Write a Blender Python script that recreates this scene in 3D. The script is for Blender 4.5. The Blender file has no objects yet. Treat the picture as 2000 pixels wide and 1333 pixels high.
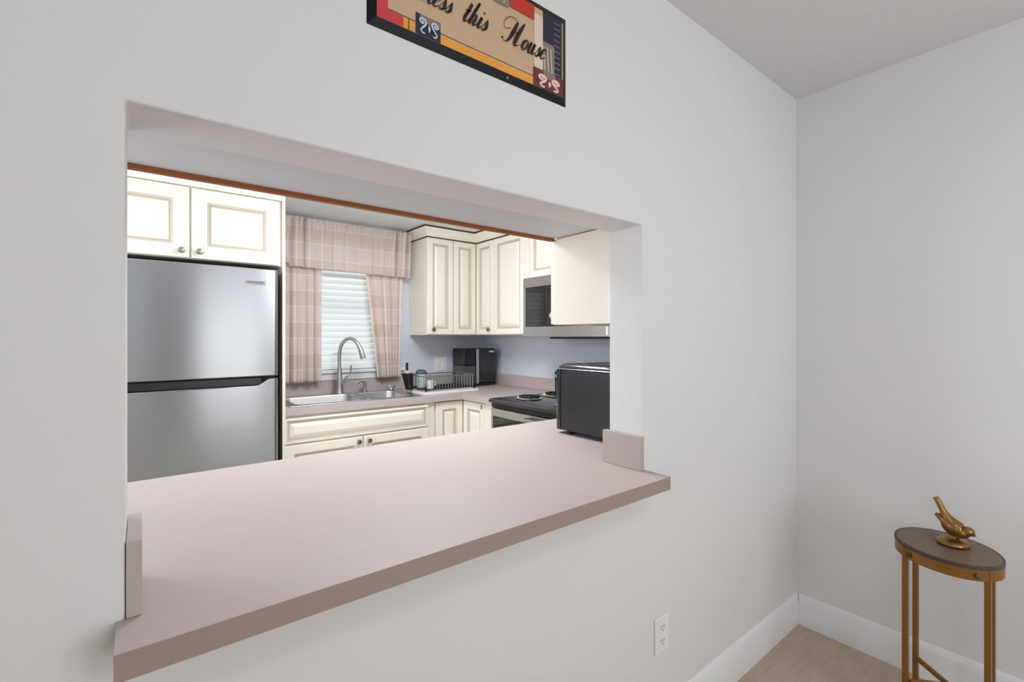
import bpy, bmesh, math, random
from mathutils import Vector, Matrix
random.seed(7)
sc = bpy.context.scene
R = math.radians

# ------------------------------------------------------------------ camera, world, light, exposure
CAM_H = 1.331
cam_d = bpy.data.cameras.new('camera')
cam = bpy.data.objects.new('camera', cam_d)
sc.collection.objects.link(cam)
cam.location = (0, 0, CAM_H)
cam.rotation_euler = (R(90), 0, R(-38.369))
cam_d.sensor_width = 36.0
cam_d.lens = 36.0 * 916.87 / 2000.0
cam_d.shift_y = -(666.5 - 658.24) / 2000.0
cam_d.clip_start = 0.02
sc.camera = cam

w = bpy.data.worlds.new('daylight')
sc.world = w
w.use_nodes = True
bg = w.node_tree.nodes['Background']
bg.inputs['Color'].default_value = (0.97, 0.985, 1.0, 1)
bg.inputs['Strength'].default_value = 2.1

def area_light(name, loc, rot, sx, sy, power, col=(1, 1, 1)):
    d = bpy.data.lights.new(name, 'AREA')
    d.shape = 'RECTANGLE'; d.size = sx; d.size_y = sy; d.energy = power; d.color = col
    o = bpy.data.objects.new(name, d); sc.collection.objects.link(o)
    o.location = loc; o.rotation_euler = rot
    return o
# daylight coming in through the dining room windows behind the camera
area_light('dining_window_daylight', (1.20, -1.69, 1.40), (R(90), 0, 0), 1.10, 1.5, 15.5, (0.94, 0.972, 1.0))
area_light('dining_side_window_daylight', (-2.52, -1.0, 1.45), (R(90), 0, R(-90)), .8, 1.1, 7, (0.94, 0.972, 1.0))
# added fill light, set in an invented window at the kitchen's left end
area_light('kitchen_side_fill_light', (-.96, 2.2, 1.45), (R(90), 0, R(-90)), .9, 1.0, 18, (0.95, 0.98, 1.0))

sc.view_settings.view_transform = 'Standard'
sc.view_settings.look = 'None'
sc.view_settings.exposure = 0.0
sc.view_settings.gamma = 1.0
sc.view_settings.use_curve_mapping = False
try:
    sc.cycles.use_denoising = True
    sc.cycles.max_bounces = 10
    sc.cycles.diffuse_bounces = 6
    sc.cycles.sample_clamp_indirect = 6
    sc.cycles.caustics_reflective = False
except Exception:
    pass

# ------------------------------------------------------------------ materials
def lin(c):
    return tuple((x / 255 / 12.92 if x / 255 <= .04045 else ((x / 255 + .055) / 1.055) ** 2.4) for x in c)

def mat(name, col, rough=.5, metal=0.0, var=.0, scale=20, bump=0, bscale=60, spec=None, stretch=None, aniso=None, emit=None, coat=0):
    m = bpy.data.materials.new(name); m.use_nodes = True
    nt = m.node_tree; b = nt.nodes['Principled BSDF']
    c = lin(col) + (1,)
    b.inputs['Base Color'].default_value = c
    b.inputs['Roughness'].default_value = rough
    b.inputs['Metallic'].default_value = metal
    if spec is not None: b.inputs['Specular IOR Level'].default_value = spec
    if coat: b.inputs['Coat Weight'].default_value = coat
    tc = nt.nodes.new('ShaderNodeTexCoord'); mp = nt.nodes.new('ShaderNodeMapping')
    nt.links.new(tc.outputs['Object'], mp.inputs['Vector'])
    if stretch: mp.inputs['Scale'].default_value = stretch
    if var or True:
        n = nt.nodes.new('ShaderNodeTexNoise'); n.inputs['Scale'].default_value = scale; n.inputs['Detail'].default_value = 4
        nt.links.new(mp.outputs['Vector'], n.inputs['Vector'])
        r = nt.nodes.new('ShaderNodeMix'); r.data_type = 'RGBA'
        v = max(var, .01)
        r.inputs['A'].default_value = tuple(x * (1 - v) for x in c[:3]) + (1,)
        r.inputs['B'].default_value = tuple(min(1, x * (1 + v)) for x in c[:3]) + (1,)
        nt.links.new(n.outputs['Fac'], r.inputs['Factor'])
        nt.links.new(r.outputs['Result'], b.inputs['Base Color'])
    if bump:
        n2 = nt.nodes.new('ShaderNodeTexNoise'); n2.inputs['Scale'].default_value = bscale; n2.inputs['Detail'].default_value = 3
        nt.links.new(mp.outputs['Vector'], n2.inputs['Vector'])
        bp = nt.nodes.new('ShaderNodeBump'); bp.inputs['Strength'].default_value = bump; bp.inputs['Distance'].default_value = .004
        nt.links.new(n2.outputs['Fac'], bp.inputs['Height']); nt.links.new(bp.outputs['Normal'], b.inputs['Normal'])
    if aniso:
        b.inputs['Anisotropic'].default_value = aniso
        b.inputs['Anisotropic Rotation'].default_value = .25; t = nt.nodes.new('ShaderNodeTangent'); t.direction_type = 'RADIAL'; t.axis = 'Z'
        nt.links.new(t.outputs['Tangent'], b.inputs['Tangent'])
    if emit:
        b.inputs['Emission Color'].default_value = emit[0] + (1,)
        b.inputs['Emission Strength'].default_value = emit[1]
    return m

M = {}
M['wall'] = mat('wall_paint', (226, 226, 226), .62, var=.012, scale=3, bump=.05, bscale=90)
M['ceil'] = mat('ceiling_texture', (222, 222, 222), .9, var=.02, scale=60, bump=.5, bscale=160)
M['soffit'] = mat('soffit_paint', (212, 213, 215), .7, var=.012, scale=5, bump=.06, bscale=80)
M['kwall'] = mat('kitchen_paint', (212, 219, 230), .6, var=.012, scale=4, bump=.04, bscale=90)
M['kceil'] = mat('kitchen_ceiling_paint', (234, 237, 242), .85, var=.015, scale=30, bump=.2, bscale=120)
M['base'] = mat('baseboard_paint', (234, 235, 237), .38, var=.01, scale=8)
M['floor'] = mat('vinyl_plank', (184, 166, 147), .45, var=.22, scale=7, stretch=(1.2, 9, 1), bump=.03, bscale=30)
M['kfloor'] = mat('kitchen_vinyl', (205, 198, 188), .45, var=.1, scale=12)
M['lam'] = mat('laminate_taupe', (186, 174, 171), .5, var=.05, scale=420, spec=.3)
M['lam_shaded'] = mat('laminate_shaded_edge', (160, 142, 134), .5, var=.08, scale=300)  # same laminate, darkened to carry the shade on the pass-through counter's edge
M['cream'] = mat('cream_cabinet_paint', (241, 236, 224), .36, var=.015, scale=10)
M['glaze'] = mat('antique_glaze', (202, 193, 175), .45, var=.08, scale=60)
M['dark_gap'] = mat('dark_glaze_line', (60, 46, 42), .6)
M['wood_trim'] = mat('stained_wood_trim', (150, 88, 40), .4, var=.25, scale=18, stretch=(1, 12, 12))
M['steel'] = mat('brushed_steel', (168, 170, 173), .29, 1.0, var=.02, scale=40, stretch=(1, 1, 60), aniso=.95)
M['steel2'] = mat('satin_steel', (190, 190, 192), .28, 1.0, var=.02, scale=40)
M['sinksteel'] = mat('sink_steel', (205, 206, 210), .24, 1.0, var=.02, scale=40)
M['chrome'] = mat('chrome', (225, 225, 228), .10, 1.0)
M['nickel'] = mat('brushed_nickel', (192, 191, 189), .25, 1.0)
M['knob'] = mat('pewter_knob', (178, 170, 154), .28, 1.0)
M['bronze'] = mat('dark_pewter', (150, 140, 122), .3, 1.0)
M['black'] = mat('black_plastic', (18, 18, 19), .3, var=.02)
M['black_m'] = mat('matte_black', (22, 22, 23), .6, var=.02)
M['black_gl'] = mat('black_gloss_enamel', (26, 26, 28), .12, var=.02, coat=.4)
M['toaster'] = mat('toaster_black_steel', (48, 48, 50), .30, .35, var=.03, scale=30)
M['glass_blk'] = mat('black_glass', (16, 17, 19), .06, var=.01, coat=.6)
M['dgrey'] = mat('dark_grey_plastic', (70, 70, 74), .35)
M['white'] = mat('white_plastic', (238, 238, 236), .35)
M['slat'] = mat('white_blind_slat', (240, 243, 243), .4)
M['winframe'] = mat('white_window_frame', (236, 238, 240), .4)
M['gold'] = mat('gold_leaf_paint', (146, 104, 48), .36, .6, var=.16, scale=24)
M['goldbird'] = mat('antique_gold', (146, 110, 62), .30, .85, var=.25, scale=30, bump=.12, bscale=70)
M['tabletop'] = mat('grey_brown_wood', (118, 98, 82), .5, var=.22, scale=9, stretch=(1, 9, 1))
M['rim'] = mat('dark_wood_rim', (74, 60, 52), .5, var=.1)
M['frame'] = mat('dark_green_frame', (9, 17, 19), .5, var=.1, spec=.25)
M['canvas'] = mat('tan_print', (204, 172, 138), .6, var=.07, scale=22)
M['p_red'] = mat('red_print', (206, 58, 62), .6, var=.16, scale=30)
M['p_brick'] = mat('brick_red_print', (196, 50, 34), .6, var=.2, scale=26)
M['p_orange'] = mat('orange_print', (232, 160, 62), .6, var=.14, scale=26)
M['p_navy'] = mat('navy_print', (32, 36, 58), .6, var=.2, scale=30)
M['p_grey'] = mat('grey_print', (136, 122, 116), .6, var=.1, scale=30)
M['p_cream'] = mat('cream_print', (226, 206, 184), .6, var=.08, scale=30)
M['p_maroon'] = mat('maroon_print', (112, 44, 44), .6, var=.2, scale=30)
M['p_olive'] = mat('olive_print', (172, 160, 96), .6, var=.1, scale=30)
M['p_sage'] = mat('sage_print', (128, 126, 104), .6, var=.1, scale=30)
M['p_pink'] = mat('pale_pink_swirl', (240, 206, 200), .6)
M['p_blue'] = mat('pale_blue_swirl', (196, 208, 224), .6)
M['p_brown'] = mat('brown_line_print', (118, 70, 40), .6)
M['ink'] = mat('black_ink', (24, 18, 16), .6)
M['green'] = mat('dark_green_plastic', (62, 92, 84), .4)
M['socket'] = mat('socket_slot', (120, 120, 120), .5)
M['mark'] = mat('white_mark', (225, 225, 228), .5)
M['silver_badge'] = mat('silver_badge', (150, 150, 152), .6, .3)

def glass(name, col, alpha=1.0, rough=.02):
    m = bpy.data.materials.new(name); m.use_nodes = True
    nt = m.node_tree; b = nt.nodes['Principled BSDF']
    b.inputs['Base Color'].default_value = lin(col) + (1,)
    b.inputs['Roughness'].default_value = rough
    out = nt.nodes['Material Output']
    t = nt.nodes.new('ShaderNodeBsdfTransparent'); t.inputs['Color'].default_value = lin(col) + (1,)
    mx = nt.nodes.new('ShaderNodeMixShader'); mx.inputs[0].default_value = alpha
    nt.links.new(t.outputs[0], mx.inputs[1]); nt.links.new(b.outputs[0], mx.inputs[2]); nt.links.new(mx.outputs[0], out.inputs[0])
    return m
M['pane'] = glass('window_glass', (250, 250, 250), .06)
M['jar'] = glass('pale_green_glass', (230, 240, 238), .6, .1)

def curtain_mat():
    m = bpy.data.materials.new('plaid_curtain_cloth'); m.use_nodes = True
    nt = m.node_tree; nt.nodes.remove(nt.nodes['Principled BSDF'])
    out = nt.nodes['Material Output']
    tc = nt.nodes.new('ShaderNodeTexCoord')
    sep = nt.nodes.new('ShaderNodeSeparateXYZ')
    nt.links.new(tc.outputs['UV'], sep.inputs[0])
    def stripes(sock, period, width):
        a = nt.nodes.new('ShaderNodeMath'); a.operation = 'FRACT'
        d = nt.nodes.new('ShaderNodeMath'); d.operation = 'DIVIDE'; d.inputs[1].default_value = period
        nt.links.new(sock, d.inputs[0]); nt.links.new(d.outputs[0], a.inputs[0])
        l = nt.nodes.new('ShaderNodeMath'); l.operation = 'LESS_THAN'; l.inputs[1].default_value = width
        nt.links.new(a.outputs[0], l.inputs[0]); return l.outputs[0]
    s1 = stripes(sep.outputs[0], .13, .07); s2 = stripes(sep.outputs[1], .11, .06)
    s3 = stripes(sep.outputs[0], .26, .5); s4 = stripes(sep.outputs[1], .22, .5)
    def mix(f, a, b):
        r = nt.nodes.new('ShaderNodeMix'); r.data_type = 'RGBA'
        if isinstance(f, (int, float)): r.inputs['Factor'].default_value = f
        else: nt.links.new(f, r.inputs['Factor'])
        for k, v in (('A', a), ('B', b)):
            if isinstance(v, tuple): r.inputs[k].default_value = v
            else: nt.links.new(v, r.inputs[k])
        return r.outputs['Result']
    c = mix(s3, lin((241, 231, 225)) + (1,), lin((244, 235, 231)) + (1,))
    c = mix(s4, c, lin((238, 225, 217)) + (1,))
    ad = nt.nodes.new('ShaderNodeMath'); ad.operation = 'MAXIMUM'
    nt.links.new(s1, ad.inputs[0]); nt.links.new(s2, ad.inputs[1])
    c = mix(ad.outputs[0], c, lin((251, 248, 245)) + (1,))
    df = nt.nodes.new('ShaderNodeBsdfDiffuse'); tr = nt.nodes.new('ShaderNodeBsdfTranslucent'); tp = nt.nodes.new('ShaderNodeBsdfTransparent')
    nt.links.new(c, df.inputs[0]); nt.links.new(c, tr.inputs[0])
    m1 = nt.nodes.new('ShaderNodeMixShader'); m1.inputs[0].default_value = .42
    nt.links.new(df.outputs[0], m1.inputs[1]); nt.links.new(tr.outputs[0], m1.inputs[2])
    m2 = nt.nodes.new('ShaderNodeMixShader'); m2.inputs[0].default_value = .06
    nt.links.new(m1.outputs[0], m2.inputs[1]); nt.links.new(tp.outputs[0], m2.inputs[2])
    nt.links.new(m2.outputs[0], out.inputs[0])
    return m
M['curtain'] = curtain_mat()

def slat_mat():
    m = bpy.data.materials.new('vinyl_slat'); m.use_nodes = True
    nt = m.node_tree; b = nt.nodes['Principled BSDF']; out = nt.nodes['Material Output']
    b.inputs['Base Color'].default_value = lin((242, 245, 245)) + (1,); b.inputs['Roughness'].default_value = .4
    tr = nt.nodes.new('ShaderNodeBsdfTranslucent'); tr.inputs[0].default_value = lin((242, 246, 248)) + (1,)
    mx = nt.nodes.new('ShaderNodeMixShader'); mx.inputs[0].default_value = .25
    nt.links.new(b.outputs[0], mx.inputs[1]); nt.links.new(tr.outputs[0], mx.inputs[2]); nt.links.new(mx.outputs[0], out.inputs[0])
    return m
M['slat'] = slat_mat()

# ------------------------------------------------------------------ mesh helpers (world coordinates; origin set at base)
class MB:
    def __init__(s): s.v = []; s.f = []; s.mi = []; s.uv = None
    def add(s, vs, fs, mi=0):
        o = len(s.v); s.v += [tuple(v) for v in vs]
        for f in fs: s.f.append(tuple(o + i for i in f)); s.mi.append(mi)
        return s
    def box(s, x0, x1, y0, y1, z0, z1, mi=0):
        return s.add([(x0, y0, z0), (x1, y0, z0), (x1, y1, z0), (x0, y1, z0), (x0, y0, z1), (x1, y0, z1), (x1, y1, z1), (x0, y1, z1)],
                     [(0, 3, 2, 1), (4, 5, 6, 7), (0, 1, 5, 4), (1, 2, 6, 5), (2, 3, 7, 6), (3, 0, 4, 7)], mi)
    def rings(s, rs, mi=0, cap=True, closed=True):
        # rs: list of rings (equal counts)
        n = len(rs[0]); o = len(s.v)
        for r in rs: s.v += [tuple(p) for p in r]
        for i in range(len(rs) - 1):
            for j in range(n if closed else n - 1):
                k = (j + 1) % n
                s.f.append((o + i * n + j, o + i * n + k, o + (i + 1) * n + k, o + (i + 1) * n + j)); s.mi.append(mi)
        if cap:
            s.f.append(tuple(o + j for j in reversed(range(n)))); s.mi.append(mi)
            s.f.append(tuple(o + (len(rs) - 1) * n + j for j in range(n))); s.mi.append(mi)
        return s
    def lathe(s, prof, c, n=24, ex=1.0, ey=1.0, mi=0, axis='z'):
        rs = []
        for r, h in prof:
            ring = []
            for j in range(n):
                a = 2 * math.pi * j / n
                if axis == 'z': ring.append((c[0] + r * ex * math.cos(a), c[1] + r * ey * math.sin(a), c[2] + h))
                elif axis == '-y': ring.append((c[0] + r * math.cos(a), c[1] - h, c[2] + r * math.sin(a)))
                elif axis == '-x': ring.append((c[0] - h, c[1] - r * math.cos(a), c[2] + r * math.sin(a)))
                elif axis == '+y': ring.append((c[0] - r * math.cos(a), c[1] + h, c[2] + r * math.sin(a)))
            rs.append(ring)
        return s.rings(rs, mi)
    def tube(s, pts, rad, n=8, mi=0, cap=True):
        pts = [Vector(p) for p in pts]
        if not isinstance(rad, (list, tuple)): rad = [rad] * len(pts)
        rs = []; up = None
        for i, p in enumerate(pts):
            t = (pts[min(i + 1, len(pts) - 1)] - pts[max(i - 1, 0)]).normalized()
            if up is None:
                up = Vector((0, 0, 1)) if abs(t.z) < .9 else Vector((1, 0, 0))
            u = (up - t * up.dot(t)).normalized(); up = u
            v = t.cross(u)
            rs.append([p + (u * math.cos(2 * math.pi * j / n) + v * math.sin(2 * math.pi * j / n)) * rad[i] for j in range(n)])
        return s.rings(rs, mi, cap)
    def prism(s, poly, axis, a0, a1, mi=0):
        # poly of 2D points; axis 'x': (y,z), 'y': (x,z), 'z': (x,y)
        def P(p, a): return {'x': (a, p[0], p[1]), 'y': (p[0], a, p[1]), 'z': (p[0], p[1], a)}[axis]
        return s.rings([[P(p, a0) for p in poly], [P(p, a1) for p in poly]], mi)

ORIG = {}
def finish(name, mb, mats, parent=None, bevel=0, seg=2, smooth=35, kind=None, loc=None):
    if not isinstance(mats, (list, tuple)): mats = [mats]
    xs = [v[0] for v in mb.v]; ys = [v[1] for v in mb.v]; zs = [v[2] for v in mb.v]
    o3 = Vector(loc) if loc else Vector(((min(xs) + max(xs)) / 2, (min(ys) + max(ys)) / 2, min(zs)))
    me = bpy.data.meshes.new(name)
    me.from_pydata([tuple(Vector(v) - o3) for v in mb.v], [], mb.f)
    for p, i in zip(me.polygons, mb.mi): p.material_index = i
    for m_ in mats: me.materials.append(M[m_] if isinstance(m_, str) else m_)
    bm = bmesh.new(); bm.from_mesh(me); bmesh.ops.recalc_face_normals(bm, faces=bm.faces); bm.to_mesh(me); bm.free()
    if smooth:
        for p in me.polygons: p.use_smooth = True
        me.set_sharp_from_angle(angle=R(smooth))
    o = bpy.data.objects.new(name, me); sc.collection.objects.link(o)
    setp(o, o3, parent)
    if bevel:
        b = o.modifiers.new('bevel', 'BEVEL'); b.width = bevel; b.segments = seg; b.limit_method = 'ANGLE'; b.angle_limit = R(40)
        b.harden_normals = True
    if kind: o['kind'] = kind
    return o
def setp(o, world, parent):
    world = Vector(world); ORIG[o.name] = world
    if parent is not None:
        o.parent = parent; o.location = world - ORIG[parent.name]
    else: o.location = world
def thing(name, loc, label, cat, group=None):
    o = bpy.data.objects.new(name, None); sc.collection.objects.link(o)
    o.empty_display_size = .05
    setp(o, loc, None); tag(o, label, cat, group); return o
def tag(o, label, cat, group=None):
    o['label'] = label; o['category'] = cat
    if group: o['group'] = group
    return o
def bx(name, d, mats, parent=None, bevel=0, **k):
    return finish(name, MB().box(*d), mats, parent, bevel, **k)
def dupe(o, delta, parent=None):
    c = o.copy(); sc.collection.objects.link(c)
    setp(c, ORIG[o.name] + Vector(delta), parent); return c
def cr(pts, n=8):
    # Catmull-Rom through points (any dimension)
    P = [pts[0]] + list(pts) + [pts[-1]]; out = []
    for i in range(1, len(P) - 2):
        for k in range(n):
            t = k / n
            out.append(tuple(.5 * ((2 * b) + (-a + c) * t + (2 * a - 5 * b + 4 * c - d) * t * t + (-a + 3 * b - 3 * c + d) * t ** 3)
                             for a, b, c, d in zip(P[i - 1], P[i], P[i + 1], P[i + 2])))
    out.append(tuple(pts[-1])); return out

# ------------------------------------------------------------------ key dimensions (metres)
W0, W1 = 0.8957, 1.029           # serving wall, dining face and kitchen face
OX0, OX1, OZ = -0.0172, 1.2295, 1.680   # opening
XR = 2.4034                      # dining right wall
KX, KY = 2.487, 3.537            # kitchen right wall, kitchen back wall
KC = 2.181                       # kitchen ceiling
CT = 0.915                       # counter top height
DC = 2.44                        # dining ceiling
DX0, DY0 = -2.6, -1.76
KX0 = -1.0

# ------------------------------------------------------------------ setting
bx('floor', (DX0 - .12, XR + .2, DY0 - .12, W0, -.08, 0), 'floor', kind='structure')
bx('kitchen_floor', (KX0 - .12, KX + .12, W0, KY + .12, -.08, 0), 'kfloor', kind='structure')
bx('ceiling', (DX0 - .12, XR + .2, DY0 - .12, W0, DC, DC + .08), 'ceil', kind='structure')
bx('kitchen_ceiling', (KX0 - .12, KX + .12, W1, KY + .12, KC, KC + .08), 'kceil', kind='structure')

def wall_with_hole(name, axis, a0, a1, u0, u1, z0, z1, h, m, bevel=.004):
    # grid 3x3 minus the centre, thickness a0..a1 ; h = (hu0,hu1,hz0,hz1)
    us = [u0, h[0], h[1], u1]; zs = [z0 - .07, h[2], h[3], z1 + .07]
    vs = []; idx = {}
    for k, a in enumerate((a0, a1)):
        for i, u in enumerate(us):
            for j, z in enumerate(zs):
                idx[k, i, j] = len(vs); vs.append((u, a, z) if axis == 'y' else (a, u, z))
    fs = []
    for i in range(3):
        for j in range(3):
            if (i, j) == (1, 1): continue
            for k in (0, 1): fs.append((idx[k, i, j], idx[k, i + 1, j], idx[k, i + 1, j + 1], idx[k, i, j + 1]))
    def q(p, r): fs.append((idx[(0,) + p], idx[(0,) + r], idx[(1,) + r], idx[(1,) + p]))
    for i in range(3): q((i, 0), (i + 1, 0)); q((i, 3), (i + 1, 3)); q((0, i), (0, i + 1)); q((3, i), (3, i + 1))
    q((1, 1), (2, 1)); q((1, 2), (2, 2)); q((1, 1), (1, 2)); q((2, 1), (2, 2))
    return finish(name, MB().add(vs, fs), m, None, bevel, 3, kind='structure')

wall_with_hole('wall_front', 'y', W0, W1, DX0 - .12, KX + .12, 0, DC, (OX0, OX1, CT - .040, OZ), 'wall', .005)
bx('wall_right', (XR, XR + .12, DY0 - .12, W0, 0, DC), 'wall', kind='structure')
wall_with_hole('wall_left', 'x', DX0 - .12, DX0, DY0 - .12, W0, 0, DC, (-1.58, -.42, .8, 2.1), 'wall')
wall_with_hole('wall_back', 'y', DY0 - .12, DY0, DX0, XR, 0, DC, (.60, 1.80, .62, 2.18), 'wall')
WX0, WX1, WZ0, WZ1 = .86, 1.63, 1.085, 2.06
wall_with_hole('wall_kitchen_back', 'y', KY, KY + .12, KX0 - .12, KX + .12, 0, KC, (WX0, WX1, WZ0, WZ1), 'kwall', .003)
bx('wall_kitchen_right', (KX, KX + .12, W1, KY, 0, KC), 'kwall', kind='structure')
wall_with_hole('wall_kitchen_left', 'x', KX0 - .12, KX0, W1, KY, 0, KC, (1.72, 2.68, .92, 1.98), 'kwall', .003)  # opening added to hold the kitchen fill light
# dropped soffit on the kitchen side of the opening, edged with a stained strip
SY = 1.335
bx('soffit', (KX0, KX, W1, SY - .012, 1.712, KC), 'soffit', kind='structure')
bx('trim_1', (KX0, 1.259, SY - .012, SY + .004, 1.700, 1.728), 'wood_trim', None, .002, kind='structure')
bx('trim_2', (KX0, KX, SY - .012, SY, 1.728, KC), 'soffit', kind='structure')

# baseboards with a stepped ogee top
BP = [(0, 0), (.015, 0), (.015, .105), (.012, .112), (.012, .118), (.008, .124), (.006, .134), (.003, .138), (0, .138)]
finish('baseboard_front', MB().prism([(W0 - d, z) for d, z in BP], 'x', DX0, XR - .0005), 'base', kind='structure')
finish('baseboard_right', MB().prism([(XR - d, z) for d, z in BP], 'y', DY0, W0 - .0155), 'base', kind='structure')

# windows
def window(name, axis, a, u0, u1, z0, z1, mull, parent_label=None):
    t = .035; d = .05
    mb = MB()
    def B(p0, p1, q0, q1, b=mb):
        (b.box(p0, p1, a, a + d, q0, q1) if axis == 'y' else b.box(a - d, a, p0, p1, q0, q1))
    e = bpy.data.objects.new(name, None); sc.collection.objects.link(e)
    setp(e, (((u0 + u1) / 2, a, z0) if axis == 'y' else (a, (u0 + u1) / 2, z0)), None); e['kind'] = 'structure'
    u0 += .002; u1 -= .002; z0 += .002; z1 -= .002
    B(u0, u0 + t, z0, z1); B(u1 - t, u1, z0, z1); B(u0 + t, u1 - t, z0, z0 + t); B(u0 + t, u1 - t, z1 - t, z1)
    for k in range(1, mull):
        um = u0 + (u1 - u0) * k / mull; B(um - t / 2, um + t / 2, z0 + t, z1 - t)
    finish('window_frame', mb, 'winframe', e)
    g = MB()
    if axis == 'y': g.box(u0 + t, u1 - t, a + .02, a + .024, z0 + t, z1 - t)
    else: g.box(a - .024, a - .02, u0 + t, u1 - t, z0 + t, z1 - t)
    finish('window_pane', g, 'pane', e)
    return e
win = window('window_1', 'y', KY + .055, WX0, WX1, WZ0, WZ1, 1)
# sash meeting rail of the kitchen window
bx('meeting_rail', (WX0 + .04, WX1 - .04, KY + .056, KY + .10, 1.56, 1.60), 'winframe', win)
window('window_2', 'y', DY0 - .10, .60, 1.80, .62, 2.18, 2)
window('window_3', 'x', DX0 - .05, -1.58, -.42, .8, 2.1, 2)
window('added_fill_window', 'x', KX0 - .05, 1.72, 2.68, .92, 1.98, 2)  # unseen window added around the kitchen fill light
# stool and apron boards below the kitchen window
s_ = bx('window_stool', (WX0 - .04, WX1 + .04, KY - .03, KY - .001, 1.062, 1.083), 'winframe', win, .003)
bx('window_apron', (WX0 - .02, WX1 + .02, KY - .014, KY - .001, 1.012, 1.060), 'winframe', win, .002)

# ------------------------------------------------------------------ kitchen ceiling lamp
LX, LY = 1.13, 2.06
lamp = thing('ceiling_lamp', (LX, LY, KC), 'white rectangular fluorescent ceiling lamp in the kitchen', 'lamp')
def rrect(x0, x1, y0, y1, r, z, n=6):
    out = []
    for cx, cy, a0 in ((x1 - r, y1 - r, 0), (x0 + r, y1 - r, 90), (x0 + r, y0 + r, 180), (x1 - r, y0 + r, 270)):
        for k in range(n + 1):
            a = R(a0 + 90 * k / n); out.append((cx + r * math.cos(a), cy + r * math.sin(a), z))
    return out
def lrr(ins, z): return rrect(LX - .30 + ins, LX + .30 - ins, LY - .15 + ins, LY + .15 - ins, .05, KC - z)
finish('lamp_base', MB().rings([lrr(.07, .001), lrr(.07, .034)]), 'white', lamp)
M['lampglow'] = mat('lamp_diffuser', (250, 250, 248), .4, emit=((.97, .985, 1.0), 33.0))
finish('lamp_diffuser', MB().rings([lrr(.02, .035), lrr(0, .045), lrr(0, .085), lrr(.012, .098), lrr(.04, .104)]), 'lampglow', lamp)

dl = thing('dining_fill_lamp', (.75, -.55, DC), 'added unseen round white flush lamp for fill light in the dining room', 'lamp')  # unseen lamp added to brighten counter, floor and table from above
finish('lamp_base', MB().lathe([(.0, -.001), (.16, -.001), (.16, -.02), (.0, -.02)], (.75, -.55, DC), 32), 'white', dl)
M['domeglow'] = mat('fill_dome_glow', (250, 250, 248), .4, emit=((.96, .98, 1.0), 22.0))
finish('fill_lamp_shade', MB().lathe([(.145, -.0205), (.145, -.03), (.13, -.055), (.09, -.072), (.04, -.08), (.001, -.081)], (.75, -.55, DC), 32), 'domeglow', dl)

# ------------------------------------------------------------------ cabinets
def door_mesh(w_, h_, th=.019, fr=.055, fmats=None):
    """raised panel door in local coordinates: x across, z up, front faces -y (y=0 is the back). returns frame and panel builders"""
    def ring(ins, y): return [(ins, y, ins), (w_ - ins, y, ins), (w_ - ins, y, h_ - ins), (ins, y, h_ - ins)]
    f = MB()
    seq = [(0, 0, 0), (0, -th + .005, 0), (.004, -th, 0), (fr - .008, -th, 0), (fr - .003, -th + .004, 1), (fr + .002, -th + .005, 1), (fr + .004, -th + .010, 1), (fr + .004, 0, 1)]
    rs = [ring(a, b) for a, b, c in seq]
    for i in range(len(rs) - 1):
        f.add(rs[i] + rs[i + 1], [(j, (j + 1) % 4, 4 + (j + 1) % 4, 4 + j) for j in range(4)], seq[i + 1][2])
    f.add(rs[0] + rs[-1], [(j, (j + 1) % 4, 4 + (j + 1) % 4, 4 + j) for j in range(4)], 0)
    p = MB(); g = fr + .0045
    seq2 = [(g, -.001, 0), (g, -th + .010, 1), (g + .007, -th + .009, 1), (g + .026, -th + .002, 0), (g + .030, -th + .001, 0)]
    rs = [ring(a, b) for a, b, c in seq2]
    for i in range(len(rs) - 1):
        p.add(rs[i] + rs[i + 1], [(j, (j + 1) % 4, 4 + (j + 1) % 4, 4 + j) for j in range(4)], seq2[i + 1][2])
    p.add(rs[-1], [(0, 1, 2, 3)], 0); p.add(rs[0], [(3, 2, 1, 0)], 0)
    return f, p
def xf(mb, o, face):
    out = []
    for x, y, z in mb.v:
        if face == '-y': out.append((o[0] + x, o[1] + y, o[2] + z))
        elif face == '-x': out.append((o[0] + y, o[1] - x, o[2] + z))      # width runs toward -Y
        elif face == '+y': out.append((o[0] - x, o[1] - y, o[2] + z))
    mb.v = out; return mb
def knob_at(parent, p, face, m='knob'):
    prof = [(.0045, 0), (.0045, .010), (.007, .013), (.0145, .017), (.016, .022), (.013, .027), (.006, .029), (.001, .0293)]
    ax = {'-y': '-y', '-x': '-x', '+y': '+y'}[face]
    return finish('knob', MB().lathe(prof, p, 16, axis=ax), m, parent)
def door(parent, o, w_, h_, face='-y', knob=None, fr=.055, name='door'):
    f, p = door_mesh(w_, h_, fr=fr)
    d = finish(name, xf(f, o, face), ['cream', 'glaze'], parent, 0, smooth=20)
    finish('door_panel' if name == 'door' else 'drawer_panel', xf(p, o, face), ['cream', 'glaze'], d, 0, smooth=20)
    if knob:
        k = MB(); k.v = [(knob[0], -.019, knob[1])]; xf(k, o, face); knob_at(d, k.v[0], face, knob[2] if len(knob) > 2 else 'knob')
    return d

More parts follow.
